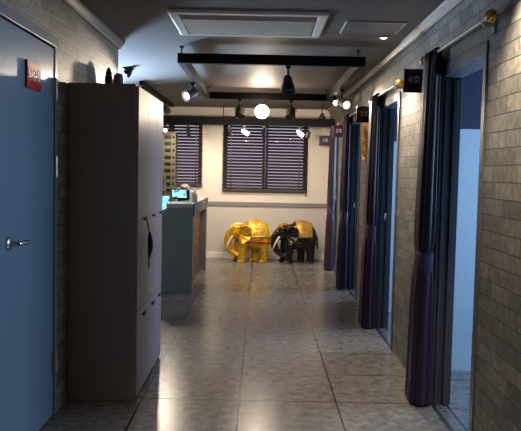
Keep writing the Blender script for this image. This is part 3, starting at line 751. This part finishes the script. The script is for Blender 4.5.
# rear bar
spot((-.285, FY1, 2.195), FZ0, (.05, -.5, -1), 'unlit lamp under the rear bar, left of the glowing bulb', M['lampdark'], M['lensoff'], .062, .14)
spot((.35, FY1, 2.195), FZ0, (-.1, -.5, -1), 'unlit lamp under the rear bar, right of the glowing bulb', M['lampdark'], M['lensoff'], .062, .14)
t = thing('track_spotlight', (-.01, FY1, FZ0), 'round glowing white bulb lamp facing the viewer under the rear bar', 'spotlight', 'track spotlights')
MB().box(-.022, .022, -.03, .03, -.03, -.0005).build('adapter', M['lampblack'], t, bevel=.003)
MB().tube([(0, 0, -.03), (0, .005, -.085)], .012, 12).build('stem', M['lampblack'], t, smooth=True)
MB().ball((0, -.02, -.15), .078, 24).build('bulb', mat('glowing_bulb', (255, 240, 220), .4, emit=(255, 234, 208), estr=105), t, smooth=True)
mb = MB(); mb.lathe([(.02, .075), (.055, .06), (.084, .02), (.09, -.02), (.086, -.02), (.080, .018), (.05, .055), (.02, .07)], (0, -.02, -.15), 28, 'Y'); mb.build('shade', M['lampblack'], t, smooth=True)
# left bar
p, a, h = spot((FX0+.005, 7.25, 2.22), FZ0, (-.75, -.75, -.45), 'lit brushed metal cylinder spotlight on the left bar of the frame', M['lampmetal'], M['lenswarm'], .06, .16)
beam(p, (-.465, -2.35, -.24), 95, 24, WARM, off=.16)
# right bar, two
p, a, h = spot((FX1-.02, 8.3, 2.27), FZ0, (.2, -1, -.35), 'small lit spotlight on the right bar, left of the white one', M['lampblack'], M['bulb'], .04, .11)
p, a, h = spot((FX1-.01, 7.60, 2.20), FZ0, (.5, -.95, -.45), 'white lit cylinder spotlight on the right bar near the wall', M['white'], M['lenswarm'], .05, .17)
beam(p, (.42, -.95, -.35), 26, 75, WARM2, off=.14)
# far beam
FL = [(-.50, 'leftmost lamp under the far beam, dark, at the left edge of the wide blind', M['lampblack'], M['lensoff'], (.3, .4, -1), 0),
      (-.27, 'white lit lamp under the far beam, left half of the wide blind', M['white'], M['lenswarm'], (.9, .1, -.55), 1),
      (.02, 'dim lamp under the middle of the far beam', M['lampblack'], M['lensoff'], (.2, .5, -1), 1),
      (.56, 'white lit lamp under the far beam, right part of the wide blind', M['white'], M['lenswarm'], (.85, .1, -.65), 1),
      (.70, 'dark lamp under the far beam close to the right white one', M['lampblack'], M['lensoff'], (-.2, .5, -1), 0),
      (-1.47, 'lit lamp under the far beam beside the cabinet edge', M['lampblack'], M['bulb'], (.2, -1, -.1), 0),
      (-1.12, 'dark lamp under the far beam in front of the left blind', M['lampblack'], M['lensoff'], (.1, .5, -1), 1)]
for x, lab, m, ln, aim, on in FL:
    p, a, h = spot((x, TY, 2.035), TZ0, aim, lab, m, ln, .034, .12)
t = spot((-1.42, 10.45, 2.33), CZ-.05, (.5, -.4, -.6), 'grey lamp at the far end of the ceiling rail over the counter', M['lampmetal'], M['lensoff'], .05, .13)
t = spot((-1.42, 8.5, 2.36), CZ-.05, (-.5, .2, -.8), 'dark lamp at the near end of the ceiling rail over the counter', M['lampblack'], M['lensoff'], .045, .12)

# light of the lamps, and one unseen downlight added as fill
for x in (-1.3, -.3, .55): beam((x, TY-.10, 2.10), (0, .75, -1.0), 11.5*K, 130, WARM2, .9, .06, .05)
for x in (-.28, .35): beam((x, FY1-.03, 2.10), (0, .9, -.6), 20*K, 140, WARM2, .8, .06, .06)
beam((.896, 5.40, CZ-.012), (.12, -.1, -1), 36*K, 78, WARM, .8, .025, 0)
beam((.896, 3.0, CZ-.012), (.0, -.0, -1), 26*K, 95, WARM, .7, .025, 0)
beam((.896, 0.6, CZ-.012), (.0, -.0, -1), 17*K, 95, WARM, .7, .025, 0)  # unseen downlight, added to lift the area near the camera
beam((-1.42, 10.3, 2.28), (.3, -.4, -.6), 18*K, 120, WARM2, .8, .05, .05)

def area(name, loc, look, sx, sy, power, col):
    l = bpy.data.lights.new(name, 'AREA'); l.shape = 'RECTANGLE'; l.size = sx; l.size_y = sy; l.energy = power; l.color = col
    o = bpy.data.objects.new(name, l); C.objects.link(o); o.location = loc
    o.rotation_mode = 'QUATERNION'; o.rotation_quaternion = Vector(look).normalized().to_track_quat('-Z', 'Y')
    return o
for y in (2.5, 4.72, 6.92, 9.12, 11.15):                        # daylight through the windows of the side rooms
    area('room_window_light', (3.26, y, 1.6), (-1, -.12, 0), .75, 1.15, ROOM_P*(.3 if y < 3 else 1), COOL)
lw = area('reception_window_light', (RL+.06, 9.5, 1.35), (2.4, -3.2, 1.85), 1.0, .9, LEFT_P, COOL); lw.data.spread = math.radians(38)

w = bpy.data.worlds.new('World'); bpy.context.scene.world = w; w.use_nodes = True
bg = w.node_tree.nodes['Background']; bg.inputs[0].default_value = lin((206, 200, 226)); bg.inputs[1].default_value = .55

# ------------------------------------------------------------------ camera
F, PITCH, ROLL = 710, math.radians(3.59), math.radians(1.2)
cam = bpy.data.cameras.new('Camera'); co = bpy.data.objects.new('Camera', cam); C.objects.link(co)
cam.sensor_fit = 'HORIZONTAL'; cam.sensor_width = 36; cam.lens = 36*F/521; cam.clip_start = .05
f0 = Vector((0, math.cos(PITCH), -math.sin(PITCH))); r0 = Vector((1, 0, 0)); u0 = Vector((0, math.sin(PITCH), math.cos(PITCH)))
r = r0*math.cos(ROLL)+u0*math.sin(ROLL); u = u0*math.cos(ROLL)-r0*math.sin(ROLL)
mtx = Matrix((r, u, -f0)).transposed().to_4x4(); mtx.translation = (0, 0, 1.45); co.matrix_world = mtx
sc = bpy.context.scene; sc.camera = co
sc.view_settings.view_transform = 'Standard'; sc.view_settings.look = 'None'; sc.view_settings.gamma = 1; sc.view_settings.exposure = .8
sc.view_settings.use_curve_mapping = False
